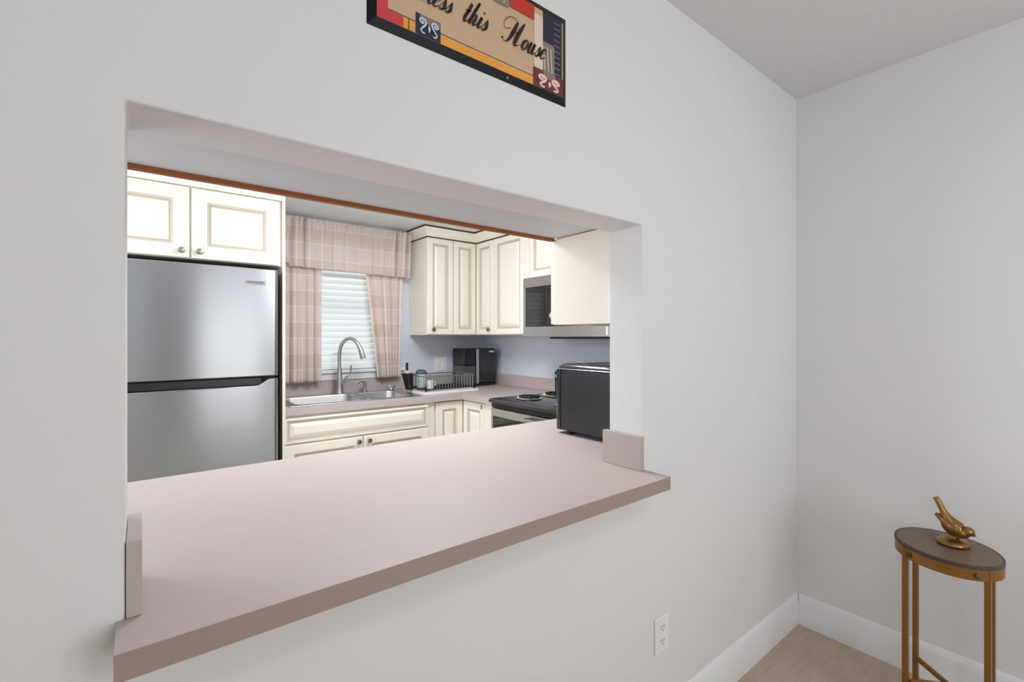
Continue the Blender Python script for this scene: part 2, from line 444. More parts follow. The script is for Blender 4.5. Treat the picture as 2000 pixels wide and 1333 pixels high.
# cabinet above the refrigerator with its tall end panel
FY = 2.90     # face of frame
c = thing('refrigerator_cabinet', (.21, FY + .3, 0), 'cream two-door wall cabinet with raised panels and pewter knobs above the refrigerator', 'cabinet')
bx('body', (-.215, .627, FY + .001, KY - .002, 1.728, KC - .002), 'cream', c)
door(c, (-.205, FY, 1.730), .400, .362, knob=(.400 - .034, .036), fr=.075)
door(c, (.204, FY, 1.730), .411, .362, knob=(.034, .036), fr=.075)
bx('top_rail', (-.215, .627, FY - .019, FY, 2.097, KC - .002), ['cream'], c, .002)
bx('tall_end_panel', (.628, .6445, FY - .019, KY - .002, 0, KC - .002), 'cream', c, .002)
bx('tall_side_panel', (-.232, -.216, FY - .019, KY - .002, 0, KC - .002), 'cream', c, .002)

# back-wall wall cabinet, corner cabinet, right wall cabinets
UB, UT = 1.344, 2.104
UY = 3.229; UX = 2.178; UX0 = 1.7295
c = thing('wall_cabinet', (1.85, 3.4, UB), 'narrow cream wall cabinet with one tall raised panel door beside the curtained window', 'cabinet', 'cream wall cabinets')
bx('body', (UX0, 1.962, UY + .020, KY - .002, UB, UT), 'cream', c, .0015)
door(c, (UX0 + .001, UY + .019, UB + .004), 1.960 - UX0 - .002, UT - UB - .008, knob=(.045, .042, 'bronze'), fr=.052)
c = thing('corner_wall_cabinet', (2.3, 3.2, UB), 'cream corner wall cabinet with two narrow doors meeting at the inside corner', 'cabinet', 'cream wall cabinets')
bx('body', (1.963, KX - .002, UY + .020, KY - .002, UB, UT), 'cream', c, .0015)
bx('side_body', (UX + .020, KX - .002, 2.989, UY + .019, UB, UT), 'cream', c, .0015)
door(c, (1.966, UY + .019, UB + .004), 2.176 - 1.966, UT - UB - .008, fr=.052)
door(c, (UX + .019, UY - .003, UB + .004), UY - .003 - 2.992, UT - UB - .008, '-x', knob=(.19, .042, 'bronze'), fr=.050)
c = thing('wall_cabinet', (2.33, 2.77, UB), 'cream wall cabinet with one wide tall door between the corner cabinet and microwave', 'cabinet', 'cream wall cabinets')
bx('body', (UX + .020, KX - .002, 2.560, 2.988, UB, UT), 'cream', c, .0015)
door(c, (UX + .019, 2.985, UB + .004), .372, UT - UB - .008, '-x', fr=.052)
bx('filler', (UX + .004, UX + .019, 2.562, 2.610, UB + .004, UT - .004), 'cream', c, .0015)
c = thing('microwave_cabinet', (2.33, 2.15, 1.74), 'brightly lit short cream wall cabinet above the microwave', 'cabinet')
bx('body', (UX + .020, KX - .002, 1.745, 2.558, 1.742, UT), 'cream', c, .0015)
door(c, (UX + .019, 2.556, 1.746), .402, UT - 1.746 - .006, '-x', fr=.055)
door(c, (UX + .019, 2.150, 1.746), .402, UT - 1.746 - .006, '-x', fr=.055)
c = thing('wall_cabinet', (1.6, 1.2, 1.377), 'cream hanging cabinet with plain side panel above the black toaster oven', 'cabinet', 'cream wall cabinets')
bx('body', (1.261, 2.05, W1 + .001, SY - .002, 1.377, 1.709), 'cream', c, .0015)
door(c, (1.655, SY - .001, 1.380), .392, .326, '+y', knob=(.36, .035), fr=.055)
door(c, (2.049, SY - .001, 1.380), .392, .326, '+y', knob=(.035, .035), fr=.055)

# crown moulding along the tops (swept with mitred corners)
crp = [(0, 0), (.006, 0), (.006, .008), (.012, .012), (.018, .024), (.034, .042), (.044, .048), (.050, .054), (.050, .062), (0, .062)]
path = [((UX0, KY - .002), (-1, 0)), ((UX0, UY), (-1, -1)), ((UX, UY), (-1, -1)), ((UX, 1.746), (-1, 0))]
def crown_ring(d0, z0, prof):
    out = []
    for (p, n) in path:
        out.append([(p[0] + n[0] * d, p[1] + n[1] * d, z0 + z) for d, z in prof])
    return out
cm = thing('crown_moulding', (1.95, 3.2, UT), 'cream crown moulding with dark edge lines on the wall cabinets', 'moulding')
finish('moulding', MB().rings(crown_ring(0, UT + .002, crp)), 'cream', cm, smooth=25)
finish('lower_dark_line', MB().rings(crown_ring(0, 0, [(.0005, UT - .006), (.0085, UT - .006), (.0085, UT + .0015), (.0005, UT + .0015)])), 'dark_gap', cm)
finish('upper_dark_line', MB().rings(crown_ring(0, 0, [(.001, UT + .0645), (.052, UT + .0645), (.052, KC - .0005), (.001, KC - .0005)])), 'dark_gap', cm, smooth=None)

# base cabinets
BY = 2.945; BT = CT - .043
c = thing('sink_base_cabinet', (1.1, 3.2, 0), 'cream sink base cabinet with a long false drawer front over two doors', 'cabinet')
bx('body', (.646, 1.630, BY + .020, KY - .03, .1, BT - .18), 'cream', c)
bx('face_frame', (.646, 1.630, BY + .001, BY + .0195, .1, BT - .001), 'cream', c)
bx('toe_kick', (.646, 1.630, BY + .07, BY + .09, 0, .099), 'cream', c)
door(c, (.650, BY, .708), .925, .148, fr=.020, name='drawer_front')
door(c, (.650, BY, .12), .459, .578, knob=(.459 - .030, .578 - .030, 'bronze'), fr=.058)
door(c, (1.116, BY, .12), .459, .578, knob=(.030, .578 - .030, 'bronze'), fr=.058)
c = thing('corner_base_cabinet', (2.1, 3.1, 0), 'cream corner base cabinet with two narrow doors beside the black range', 'cabinet')
bx('body', (1.632, KX - .002, BY + .020, KY - .002, .1, BT - .001), 'cream', c)
bx('side_body', (1.891, KX - .002, 2.553, BY + .019, .1, BT - .001), 'cream', c)
bx('toe_kick', (1.632, 1.95, BY + .07, BY + .09, 0, .099), 'cream', c)
door(c, (1.645, BY + .019, .12), 1.868 - 1.645, BT - .13, fr=.060)
door(c, (1.890, BY - .002, .12), .270, BT - .13, '-x', fr=.060)
bx('stile', (1.873, 1.8905, 2.554, 2.668, .12, BT - .004), 'cream', c, .002)
bx('latch', (1.8695, 1.8725, 2.70, 2.716, BT - .05, BT - .02), 'bronze', c)
# peninsula base under the pass-through counter
c = thing('peninsula_base_cabinet', (.7, 1.35, 0), 'cream base cabinets under the pass-through counter facing the kitchen', 'cabinet')
bx('body', (-.55, KX - .002, W1 + .001, 1.68, .1, CT - .040), 'cream', c)
bx('toe_kick', (-.55, KX - .002, 1.60, 1.62, 0, .099), 'cream', c)
for k in range(4): door(c, (-.1 + k * .50, 1.681, .12), .48, .72, '+y', knob=(.04, .68), fr=.06)

# ------------------------------------------------------------------ countertops
c = thing('pass_through_countertop', (.6, 1.2, CT - .038), 'wide taupe laminate countertop running through the wall opening', 'countertop')
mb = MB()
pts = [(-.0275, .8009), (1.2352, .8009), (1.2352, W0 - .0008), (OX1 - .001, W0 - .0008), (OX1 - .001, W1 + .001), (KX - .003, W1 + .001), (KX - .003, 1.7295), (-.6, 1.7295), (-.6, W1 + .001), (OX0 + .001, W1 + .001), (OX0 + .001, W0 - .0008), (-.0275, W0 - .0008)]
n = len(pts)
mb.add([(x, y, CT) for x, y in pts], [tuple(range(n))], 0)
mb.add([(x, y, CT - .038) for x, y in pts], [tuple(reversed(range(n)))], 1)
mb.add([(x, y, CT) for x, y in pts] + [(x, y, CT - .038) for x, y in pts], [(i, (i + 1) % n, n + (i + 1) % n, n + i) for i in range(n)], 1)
bm_ = finish('slab', mb, ['lam', 'lam_shaded'], c, smooth=None)
def splash_end(d, nm):
    return bx(nm, d, 'lam', c, .0012)
splash_end((OX1 - .020, OX1 - .0005, W0 - .006, W1 + .012, CT + .0003, CT + .106), 'splash_block')
splash_end((OX0 + .0005, OX0 + .0195, W0 - .002, W1 + .012, CT + .0003, CT + .112), 'splash_block')

SKX0, SKX1, SKY0, SKY1 = .71, 1.53, 2.985, 3.40   # sink cut-out
c = thing('kitchen_countertop', (1.6, 3.2, CT - .042), 'L-shaped taupe laminate countertop with backsplash around the sink', 'countertop')
mb = MB()
xs = [.6455, SKX0, SKX1, 1.847, KX - .003]; ys = [2.92, SKY0, SKY1, KY - .003]
cells = [(i, j) for i in range(4) for j in range(3) if (i, j) != (1, 1)]
def slab(mb, cells, xs, ys, z0, z1):
    S = set(cells); idx = {}
    def v(i, j, z):
        k = (i, j, z)
        if k not in idx: idx[k] = len(mb.v); mb.v.append((xs[i], ys[j], z))
        return idx[k]
    for i, j in cells:
        mb.f.append((v(i, j, z1), v(i + 1, j, z1), v(i + 1, j + 1, z1), v(i, j + 1, z1))); mb.mi.append(0)
        mb.f.append((v(i, j, z0), v(i, j + 1, z0), v(i + 1, j + 1, z0), v(i + 1, j, z0))); mb.mi.append(1)
        for di, dj, a, b in ((-1, 0, (i, j + 1), (i, j)), (1, 0, (i + 1, j), (i + 1, j + 1)), (0, -1, (i, j), (i + 1, j)), (0, 1, (i + 1, j + 1), (i, j + 1))):
            if (i + di, j + dj) not in S:
                mb.f.append((v(*a, z0), v(*b, z0), v(*b, z1), v(*a, z1))); mb.mi.append(1)
ys2 = [2.552] + ys
slab(mb, [(i, j + 1) for i, j in cells] + [(3, 0)], xs, ys2, CT - .042, CT)
finish('slab', mb, ['lam', 'lam'], c, smooth=None)
bx('backsplash', (.6455, KX - .003, KY - .022, KY - .003, CT + .0003, 1.008), 'lam', c, .0015)
bx('backsplash', (KX - .022, KX - .003, 2.552, KY - .0225, CT + .0003, 1.008), 'lam', c, .0015)

# ------------------------------------------------------------------ refrigerator
fr = thing('refrigerator', (.2, 3.2, 0), 'stainless steel top-freezer refrigerator under the cream cabinet', 'refrigerator')
FX0, FX1, FF = -.205, .600, 2.835
def fyc(x):
    t = (x - (FX0 + FX1) / 2) / ((FX1 - FX0) / 2)
    return FF + .012 * t * t + (.012 * max(0, (abs(t) - .955) / .045) ** 2)
def curved_door(mb, zb, ztf, back):
    xs = [FX0 + (FX1 - FX0) * i / 80 for i in range(81)]
    rs = []
    for x in xs:
        y = fyc(x); zt = ztf(x)
        rs.append([(x, back, zb), (x, y + .004, zb), (x, y, zb + .004), (x, y, zt - .004), (x, y + .004, zt), (x, back, zt)])
    return mb.rings(rs)
bx('body', (FX0 + .004, FX1 - .004, 2.902, 3.50, .03, 1.695), 'dgrey', fr, .004)
bx('door_gasket', (FX0 + .008, FX1 - .008, 2.881, 2.9015, .06, 1.692), 'black_m', fr)
finish('freezer_door', curved_door(MB(), 1.117, lambda x: 1.700, 2.880), 'steel', fr, smooth=30)
def ztf(x):
    t = min(1, max(0, (x - .49) / .075)); t = t * t * (3 - 2 * t)
    return 1.066 + t * .037
fd = finish('refrigerator_door', curved_door(MB(), .08, ztf, 2.880), 'steel', fr, smooth=30)
bx('handle_pocket', (FX0 + .01, .52, 2.866, 2.879, 1.0685, 1.109), 'black', fr, .003)
bg_ = bx('badge', (.437, .535, fyc(.49) - .004, fyc(.49) + .001, 1.615, 1.634), 'silver_badge', fr, .0012)
mk = MB()
for k in range(8): mk.box(.447 + k * .010, .453 + k * .010, fyc(.49) - .0046, fyc(.49) - .0041, 1.6205, 1.6285)
finish('badge_lettering', mk, 'dgrey', bg_, smooth=None)
for x in (-.15, .54): finish('foot', MB().lathe([(.02, 0), (.02, .03), (.0, .03)], (x, 3.0, 0), 12), 'black', fr)
for x in (-.15, .54): finish('foot', MB().lathe([(.02, 0), (.02, .03), (.0, .03)], (x, 3.42, 0), 12), 'black', fr)

# ------------------------------------------------------------------ over-the-range microwave
mw = thing('over_range_microwave', (2.3, 2.13, 1.328), 'stainless over-the-range microwave with black glass door under short cabinet', 'microwave')
MX = 2.09; MY0, MY1, MZ0, MZ1 = 1.742, 2.514, 1.328, 1.736
bx('body', (MX + .03, KX - .003, MY0, MY1, MZ0 + .006, MZ1), 'dgrey', mw, .003)
bx('vent_band', (MX, MX + .0295, MY0, MY1, 1.668, MZ1), 'steel2', mw, .003)
bx('lower_band', (MX, MX + .0295, MY0, MY1, MZ0 + .002, 1.400), 'steel2', mw, .003)
bx('door_glass', (MX + .003, MX + .0295, 1.965, MY1 - .022, 1.401, 1.667), 'glass_blk', mw, .002)
bx('door_stile', (MX, MX + .0295, MY1 - .0215, MY1, 1.401, 1.667), 'steel2', mw, .002)
cp = bx('control_panel', (MX + .001, MX + .0295, MY0, 1.955, 1.401, 1.667), 'black', mw, .002)
mk = MB()
for a in range(4):
    for b in range(3): mk.box(MX - .0006, MX + .0005, 1.79 + b * .045, 1.82 + b * .045, 1.43 + a * .04, 1.455 + a * .04)
finish('keypad', mk, 'dgrey', cp, smooth=None)
finish('handle', MB().tube([(MX, 1.98, 1.43), (MX - .035, 1.98, 1.44), (MX - .035, 1.98, 1.63), (MX, 1.98, 1.64)], .009, 10), 'steel2', mw)
bx('underside', (MX + .02, KX - .05, MY0 + .02, MY1 - .25, MZ0 - .010, MZ0 + .0055), 'black_m', mw)
bx('end_cap', (MX - .001, MX + .012, MY0 + .018, MY0 + .030, MZ0 + .012, 1.39), 'white', mw, .001)

# ------------------------------------------------------------------ range
rg = thing('range', (2.1, 2.15, 0), 'black and stainless electric range with coil burners and chrome drip bowls', 'stove')
RY0, RY1, RX = 1.778, 2.545, 1.845
bx('body', (RX + .03, KX - .012, RY0, RY1, .06, .885), 'black_gl', rg, .003)
bx('oven_kick', (RX + .06, RX + .08, RY0 + .01, RY1 - .01, 0, .0595), 'black_m', rg)
ck = MB()
pr = [(RX - .030, .903), (RX - .026, .897), (RX - .01, .893), (KX - .012, .893), (KX - .012, .921), (RX - .012, .921), (RX - .024, .917), (RX - .030, .911)]
ck.prism(pr, 'y', RY0, RY1)
finish('cooktop', ck, 'black_gl', rg, .002)
bx('vent_strip', (RX - .004, RX + .0295, RY0 + .003, RY1 - .003, .862, .8925), 'black_m', rg)
od = bx('oven_door', (RX - .012, RX + .0295, RY0 + .003, RY1 - .003, .21, .859), 'steel2', rg, .006)
bx('oven_window', (RX - .0135, RX - .0125, RY0 + .06, RY1 - .028, .33, .808), 'glass_blk', od)
finish('oven_handle', MB().tube([(RX - .012, RY0 + .06, .835), (RX - .05, RY0 + .07, .835), (RX - .05, RY1 - .40, .835), (RX - .012, RY1 - .39, .835)], .010, 10), 'steel2', od)
bx('drawer', (RX - .010, RX + .0295, RY0 + .003, RY1 - .003, .065, .205), 'steel2', rg, .005)
bg2 = bx('backguard', (KX - .07, KX - .012, RY0, RY1, .922, 1.08), 'black_gl', rg, .01)
for y in (1.86, 1.94, 2.38, 2.46):
    finish('control_knob', MB().lathe([(.022, 0), (.020, .018), (.0, .018)], (KX - .0705, y, 1.01), 16, axis='-x'), 'black', bg2)
def burner(x, y, r):
    d = finish('drip_bowl', MB().lathe([(r * 1.18, .0005), (r * 1.22, .004), (r * 1.15, .006), (r * 1.08, .003), (r * .3, .001), (.001, .001)], (x, y, .921), 28), 'chrome', rg)
    pts = []
    for k in range(0, 3 * 20 + 1):
        a = 2 * math.pi * k / 20; q = r * (.28 + .72 * k / 60)
        pts.append((x + q * math.cos(a), y + q * math.sin(a), .936))
    finish('coil', MB().tube(pts, .0062, 6), 'black_m', d)
    mb = MB()
    for k in range(3):
        a = k * 2.0944; mb.tube([(x, y, .929), (x + r * 1.1 * math.cos(a), y + r * 1.1 * math.sin(a), .929)], .003, 5)
    finish('coil_support', mb, 'chrome', d)
burner(2.02, 2.37, .075); burner(2.02, 1.97, .095); burner(2.28, 2.37, .095); burner(2.28, 1.97, .075)

# ------------------------------------------------------------------ sink, faucet, dispenser
sk = thing('sink', (1.12, 3.2, CT), 'stainless steel double-bowl sink set into the taupe counter below the window', 'sink')
def basin(mb, x0, x1, y0, y1, zt, dep, n=6):
    def rr(x0, x1, y0, y1, r, z):
        out = []
        for cx, cy, a0 in ((x1 - r, y1 - r, 0), (x0 + r, y1 - r, 90), (x0 + r, y0 + r, 180), (x1 - r, y0 + r, 270)):
            for k in range(n + 1):
                a = R(a0 + 90 * k / n); out.append((cx + r * math.cos(a), cy + r * math.sin(a), z))
        return out
    rs = [rr(x0, x1, y0, y1, .05, zt), rr(x0 + .004, x1 - .004, y0 + .004, y1 - .004, .048, zt - .01), rr(x0 + .012, x1 - .012, y0 + .012, y1 - .012, .045, zt - dep + .03), rr(x0 + .03, x1 - .03, y0 + .03, y1 - .03, .03, zt - dep)]
    mb.rings(rs, 0, cap=False)
    N = len(rs[0]); o = len(mb.v) - N
    mb.f.append(tuple(o + j for j in range(N))); mb.mi.append(0)
    return rs[0]
zt = CT + .006
def bowl(nm, x0, x1, y0, y1):
    mb = MB(); basin(mb, x0, x1, y0, y1, zt, .17)
    b = finish(nm, mb, 'sinksteel', sk, smooth=50)
    finish('drain', MB().lathe([(.0, 0), (.04, 0), (.042, .003), (.03, .002), (.001, .002)], ((x0 + x1) / 2, (y0 + y1) / 2, zt - .1695), 20), 'chrome', b)
bowl('bowl', .735, 1.17, 3.005, 3.37); bowl('bowl', 1.20, 1.505, 3.005, 3.37)
# rim deck: plate with two openings, built from strips
rim = MB(); rx = [.688, .735, 1.17, 1.20, 1.505, 1.55]; ry = [2.962, 3.005, 3.37, 3.475]
slab(rim, [(i, j) for i in range(5) for j in range(3) if not (j == 1 and i in (1, 3))], rx, ry, CT + .0005, zt)
finish('rim', rim, 'sinksteel', sk, .0025, smooth=40)

fc = thing('faucet', (1.125, 3.425, zt), 'tall brushed nickel gooseneck faucet behind the sink', 'faucet')
fx, fy = 1.125, 3.425; dx, dy = .74, -.67
body = [(.030, 0), (.030, .006), (.027, .012), (.024, .05), (.020, .12), (.0165, .17), (.0145, .19), (.0, .19)]
finish('body', MB().lathe(body, (fx, fy, zt + .0005), 20), 'nickel', fc)
P = [(0, 1.105), (0, 1.20), (.012, 1.265), (.045, 1.308), (.085, 1.318), (.122, 1.298), (.148, 1.258), (.165, 1.215), (.176, 1.172)]
pts = cr([(fx + dx * a, fy + dy * a, z) for a, z in P], 8)
rad = []
for i in range(len(pts)):
    t = i / (len(pts) - 1); rad.append(.0125 if t < .62 else .0125 + .008 * min(1, (t - .62) / .3))
finish('gooseneck', MB().tube(pts, rad, 14), 'nickel', fc)
h = [(fx + .015 * dx, fy + .015 * dy, 1.02), (fx + .05, fy - .035, 1.055), (fx + .062, fy - .045, 1.075)]
lv = finish('lever_joint', MB().tube([(fx + .012, fy - .01, .99), (fx + .035, fy - .03, 1.03), (fx + .045, fy - .038, 1.045)], [.013, .012, .011], 12), 'nickel', fc)
finish('lever', MB().tube(cr([(fx + .036, fy - .03, 1.042), (fx + .05, fy - .043, 1.052), (fx + .062, fy - .052, 1.08), (fx + .064, fy - .054, 1.125)], 6), .0065, 10), 'nickel', lv)

sd = thing('soap_dispenser', (1.315, 3.43, zt), 'short brushed nickel soap dispenser pump beside the tall faucet', 'dispenser')
finish('body', MB().lathe([(.020, 0), (.020, .006), (.014, .012), (.012, .045), (.015, .055), (.017, .075), (.012, .082), (.0, .082)], (1.315, 3.43, zt + .0005), 18), 'nickel', sd)
finish('spout', MB().tube(cr([(1.31, 3.428, zt + .072), (1.275, 3.40, zt + .080), (1.235, 3.37, zt + .074), (1.228, 3.365, zt + .066)], 5), [.008] * 16, 10), 'nickel', sd)

st = thing('sink_strainer', (1.527, 3.33, zt), 'small round stainless strainer basket on the sink rim', 'strainer')
finish('basket', MB().lathe([(.018, 0), (.026, .004), (.034, .024), (.038, .030), (.034, .031), (.024, .012), (.001, .008)], (1.517, 3.425, zt + .0005), 22), 'sinksteel', st)
finish('basket_knob', MB().lathe([(.004, .008), (.004, .034), (.010, .038), (.010, .044), (.001, .046)], (1.517, 3.425, zt), 14), 'chrome', st)
st.location = (0, 0, 0); 
for ch in st.children: ch.location = ORIG[ch.name]
ORIG[st.name] = Vector((0, 0, 0)); off = Vector((1.517, 3.425, zt)); st.location = off
for ch in st.children: ch.location = ORIG[ch.name] - off

# ------------------------------------------------------------------ dish rack and what stands in it
tray = tag(finish('drip_tray', MB().box(1.588, 2.055, 3.015, 3.36, CT + .0005, CT + .010).box(1.588, 2.055, 3.015, 3.022, CT + .010, CT + .018).box(1.588, 2.055, 3.353, 3.36, CT + .010, CT + .018).box(1.588, 1.595, 3.022, 3.353, CT + .010, CT + .018).box(2.048, 2.055, 3.022, 3.353, CT + .010, CT + .018), 'white'),
    'flat white drip tray under the wire dish rack', 'tray')
dr = thing('dish_rack', (1.86, 3.19, CT + .010), 'dark wire dish rack on a white tray beside the sink', 'dish rack')
x0, x1, y0, y1, zb, zt2 = 1.612, 2.04, 3.04, 3.335, CT + .030, CT + .125
def wire(pts, r=.0022, n=6, nm='wire', m='dgrey', par=dr): return finish(nm, MB().tube(pts, r, n), m, par)
M['wire'] = mat('dark_chrome_wire', (165, 165, 168), .3, .9)
mb = MB().tube([(x0, y0, zt2), (x1, y0, zt2), (x1, y1, zt2), (x0, y1, zt2), (x0, y0, zt2)], .0038, 6)
finish('top_rail', mb, 'wire', dr)
finish('bottom_rail', MB().tube([(x0, y0, zb), (x1, y0, zb), (x1, y1, zb), (x0, y1, zb), (x0, y0, zb)], .003, 6), 'black_m', dr)
wf = None
def wires(lst):
    global wf
    for (x, y) in lst:
        if wf is None: wf = finish('wire', MB().tube([(x, y, zb), (x, y, zt2)], .0022, 6), 'wire', dr)
        else: dupe(wf, Vector((x, y, zb)) - Vector((wx0, y0, zb)), dr)
wx0 = x0 + .02
wires([(x0 + .02 + .024 * k, y0) for k in range(17)]); wires([(x0 + .02 + .024 * k, y1) for k in range(17)])
wires([(x0, y0 + .03 + .034 * k) for k in range(8)]); wires([(x1, y0 + .03 + .034 * k) for k in range(8)])
bw = None
for k in range(11):
    y = y0 + .025 + .0245 * k
    if bw is None: bw = finish('floor_wire', MB().tube([(x0, y, zb), (x1, y, zb)], .002, 6), 'black_m', dr); by0 = y
    else: dupe(bw, (0, y - by0, 0), dr)
ft = None
for (x, y) in ((x0 + .006, y0), (x1 - .006, y0), (x0 + .006, y1), (x1 - .006, y1)):
    m_ = MB().lathe([(.0, 0), (.008, 0), (.008, .022), (.0, .022)], (x, y, CT + .0105), 10); finish('foot', m_, 'black', dr)

def tilted_cup():
    t = thing('utensil_caddy', (1.562, 3.22, CT + .02), 'black tapered utensil caddy hooked on the dish rack', 'caddy')
    cx, cy = 1.562, 3.22; z0 = CT + .022
    rs = []
    for z, r, sh in ((0, .029, .012), (.06, .036, .004), (.120, .043, -.006), (.120, .040, -.006), (.01, .027, .011)):
        rs.append([(cx + sh + r * math.cos(2 * math.pi * j / 20), cy + r * math.sin(2 * math.pi * j / 20), z0 + z) for j in range(20)])
    finish('cup', MB().rings(rs), 'black', t)
    finish('rim_band', MB().lathe([(.0435, .114), (.0455, .115), (.0455, .121), (.0435, .122)], (cx - .006, cy, z0), 20), 'black_m', t)
    finish('hook', MB().tube([(cx + .036, cy, z0 + .112), (cx + .050, cy, z0 + .114), (cx + .058, cy, z0 + .108)], .003, 6), 'black_m', t)
tilted_cup()
kx, ky = 1.556, 3.22
kn = thing('knife', (kx, ky, CT + .05), 'knife with black handle and bright bolster standing in the caddy', 'knife')
finish('blade', MB().box(kx - .007, kx + .007, ky - .001, ky + .001, CT + .040, CT + .142), 'chrome', kn)
finish('bolster', MB().box(kx - .010, kx + .010, ky - .006, ky + .006, CT + .1425, CT + .166), 'mark', kn, .002)
finish('handle', MB().tube([(kx, ky, CT + .1665), (kx - .003, ky, CT + .182), (kx - .002, ky, CT + .218), (kx + .001, ky, CT + .222)], [.009, .0085, .010, .006], 10), 'black', kn)
jx, jy = 1.660, 3.20
jr = thing('lidded_jar', (jx, jy, CT + .034), 'pale green glass jar topped with a dark green lid', 'jar')
finish('jar_body', MB().lathe([(.030, 0), (.032, .004), (.038, .104), (.036, .104), (.030, .006), (.0, .006)], (jx, jy, CT + .034), 22), 'jar', jr)
finish('lid', MB().lathe([(.043, .1045), (.044, .113), (.032, .130), (.014, .136), (.001, .137)], (jx, jy, CT + .034), 22), 'green', jr)
mg = thing('mug', (1.672, 3.085, CT + .034), 'small white mug standing in the dish rack', 'mug')
finish('cup', MB().lathe([(.022, 0), (.024, .003), (.026, .06), (.024, .06), (.022, .006), (.0, .006)], (1.672, 3.085, CT + .034), 20), 'white', mg)
finish('handle', MB().tube(cr([(1.697, 3.085, CT + .085), (1.715, 3.085, CT + .08), (1.715, 3.085, CT + .058), (1.697, 3.085, CT + .05)], 5), .004, 8), 'white', mg)

# ------------------------------------------------------------------ coffee maker
cf = thing('coffee_maker', (2.24, 3.36, CT), 'black single-serve coffee maker with a silver column in the counter corner', 'coffee maker')
z = CT + .0005
bx('base', (2.085, 2.405, 3.265, 3.46, z, z + .022), 'black', cf, .006)
bx('reservoir', (2.233, 2.405, 3.268, 3.46, z + .0225, z + .319), 'black_gl', cf, .014, seg=3)
bx('brew_head', (2.087, 2.2045, 3.272, 3.456, z + .175, z + .319), 'black', cf, .012, seg=3)
bx('lower_housing', (2.089, 2.2045, 3.273, 3.455, z + .0225, z + .1745), 'dgrey', cf, .006)
bx('silver_column', (2.205, 2.2325, 3.262, 3.462, z + .0225, z + .312), 'steel2', cf, .004)
mk = MB()
for k in range(6): mk.box(2.338 + k * .0085, 2.3445 + k * .0085, 3.2672, 3.2678, z + .283, z + .296 + .003 * (k % 2))
finish('logo_mark', mk, 'mark', cf, smooth=None)

# ------------------------------------------------------------------ toaster oven
to = thing('toaster_oven', (1.64, 1.26, CT), 'black toaster oven with chrome seam on the pass-through counter by the jamb', 'toaster oven')
TX0, TX1, TY0, TY1, TZ = 1.415, 1.865, 1.052, 1.452, .932
bx('shell', (TX0, TX1, TY0, TY1, TZ, 1.192), 'toaster', to, .006, seg=3)
def toprr(ins, z):
    return [(TX0 + ins, TY0 + ins, z), (TX1 - ins, TY0 + ins, z), (TX1 - ins, TY1 + .015 - ins, z), (TX0 + ins, TY1 + .015 - ins, z)]
finish('chrome_seam', MB().box(TX0 - .002, TX1 + .002, TY0 - .001, TY1 + .012, 1.1925, 1.1950), 'chrome', to, .001)
finish('top_cover', MB().rings([toprr(.001, 1.1955), toprr(.003, 1.203), toprr(.010, 1.211), toprr(.022, 1.216), toprr(.12, 1.221)]), 'black_gl', to, .003, smooth=60)
ff = MB(); prf = [(TX0 - .001, TY1 + .0005), (TX0 - .001, TY1 + .018), (TX0 + .006, TY1 + .030), (TX0 + .02, TY1 + .036), (TX1 - .02, TY1 + .036), (TX1 - .006, TY1 + .030), (TX1 + .001, TY1 + .018), (TX1 + .001, TY1 + .0005)]
ff.prism(prf, 'z', TZ, 1.192)
fp = finish('front_frame', ff, 'black_gl', to, .003)
bx('glass_door', (TX0 + .03, TX1 - .13, TY1 + .0365, TY1 + .042, TZ + .03, 1.165), 'glass_blk', fp, .002)
finish('door_handle', MB().tube([(TX0 + .05, TY1 + .042, 1.150), (TX0 + .05, TY1 + .075, 1.155), (TX1 - .15, TY1 + .075, 1.155), (TX1 - .15, TY1 + .042, 1.150)], .008, 10), 'chrome', fp)
for k in range(3):
    finish('dial', MB().lathe([(.02, 0), (.018, .016), (.0, .016)], (TX1 - .06, TY1 + .0365, 1.00 + k * .065), 16, axis='+y'), 'steel2', fp)
for x in (TX0 + .03, TX1 - .03):
    for y in (TY0 + .04, TY1 - .03):
        finish('foot', MB().lathe([(.014, 0), (.016, .0165), (.0, .0165)], (x, y, CT + .0004), 12), 'black', to)
vs_ = MB()
for k in range(7): vs_.box(TX0 - .0008, TX0 - .0002, TY1 - .10 + .012 * k, TY1 - .094 + .012 * k, 1.13, 1.17)

# ------------------------------------------------------------------ wall plates
def duplex(name, face_y, xc, zc, w_, h_, label, toggles=False):
    t = thing(name, (xc, face_y, zc - h_ / 2), label, 'outlet')
    p = bx('plate', (xc - w_ / 2, xc + w_ / 2, face_y - .006, face_y - .0005, zc - h_ / 2, zc + h_ / 2), 'white', t, .002)
    if not toggles:
        for dz in (-.022, .022):
            s = finish('socket', MB().lathe([(.0165, 0), (.0165, .0015), (.0, .0015)], (xc, face_y - .0062, zc + dz), 20, axis='-y'), 'white', t)
            m_ = MB()
            m_.box(xc - .008, xc - .005, face_y - .0083, face_y - .0078, zc + dz - .001, zc + dz + .008)
            m_.box(xc + .005, xc + .008, face_y - .0083, face_y - .0078, zc + dz - .001, zc + dz + .008)
            m_.box(xc - .002, xc + .002, face_y - .0083, face_y - .0078, zc + dz - .010, zc + dz - .005)
            finish('slots', m_, 'socket', s, smooth=None)
    else:
        for dx_ in (-.023, .023):
            s = bx('rocker', (xc + dx_ - .016, xc + dx_ + .016, face_y - .010, face_y - .0062, zc - .033, zc + .033), 'white', t, .002)
    return t
duplex('wall_outlet', W0, 1.325, .367, .072, .116, 'white duplex wall outlet near the floor below the counter end')
o_ = duplex('switch_plate', KY, 2.017, 1.098, .116, .116, 'white double switch plate on the kitchen wall behind the dish rack', True)
o_['category'] = 'switch'

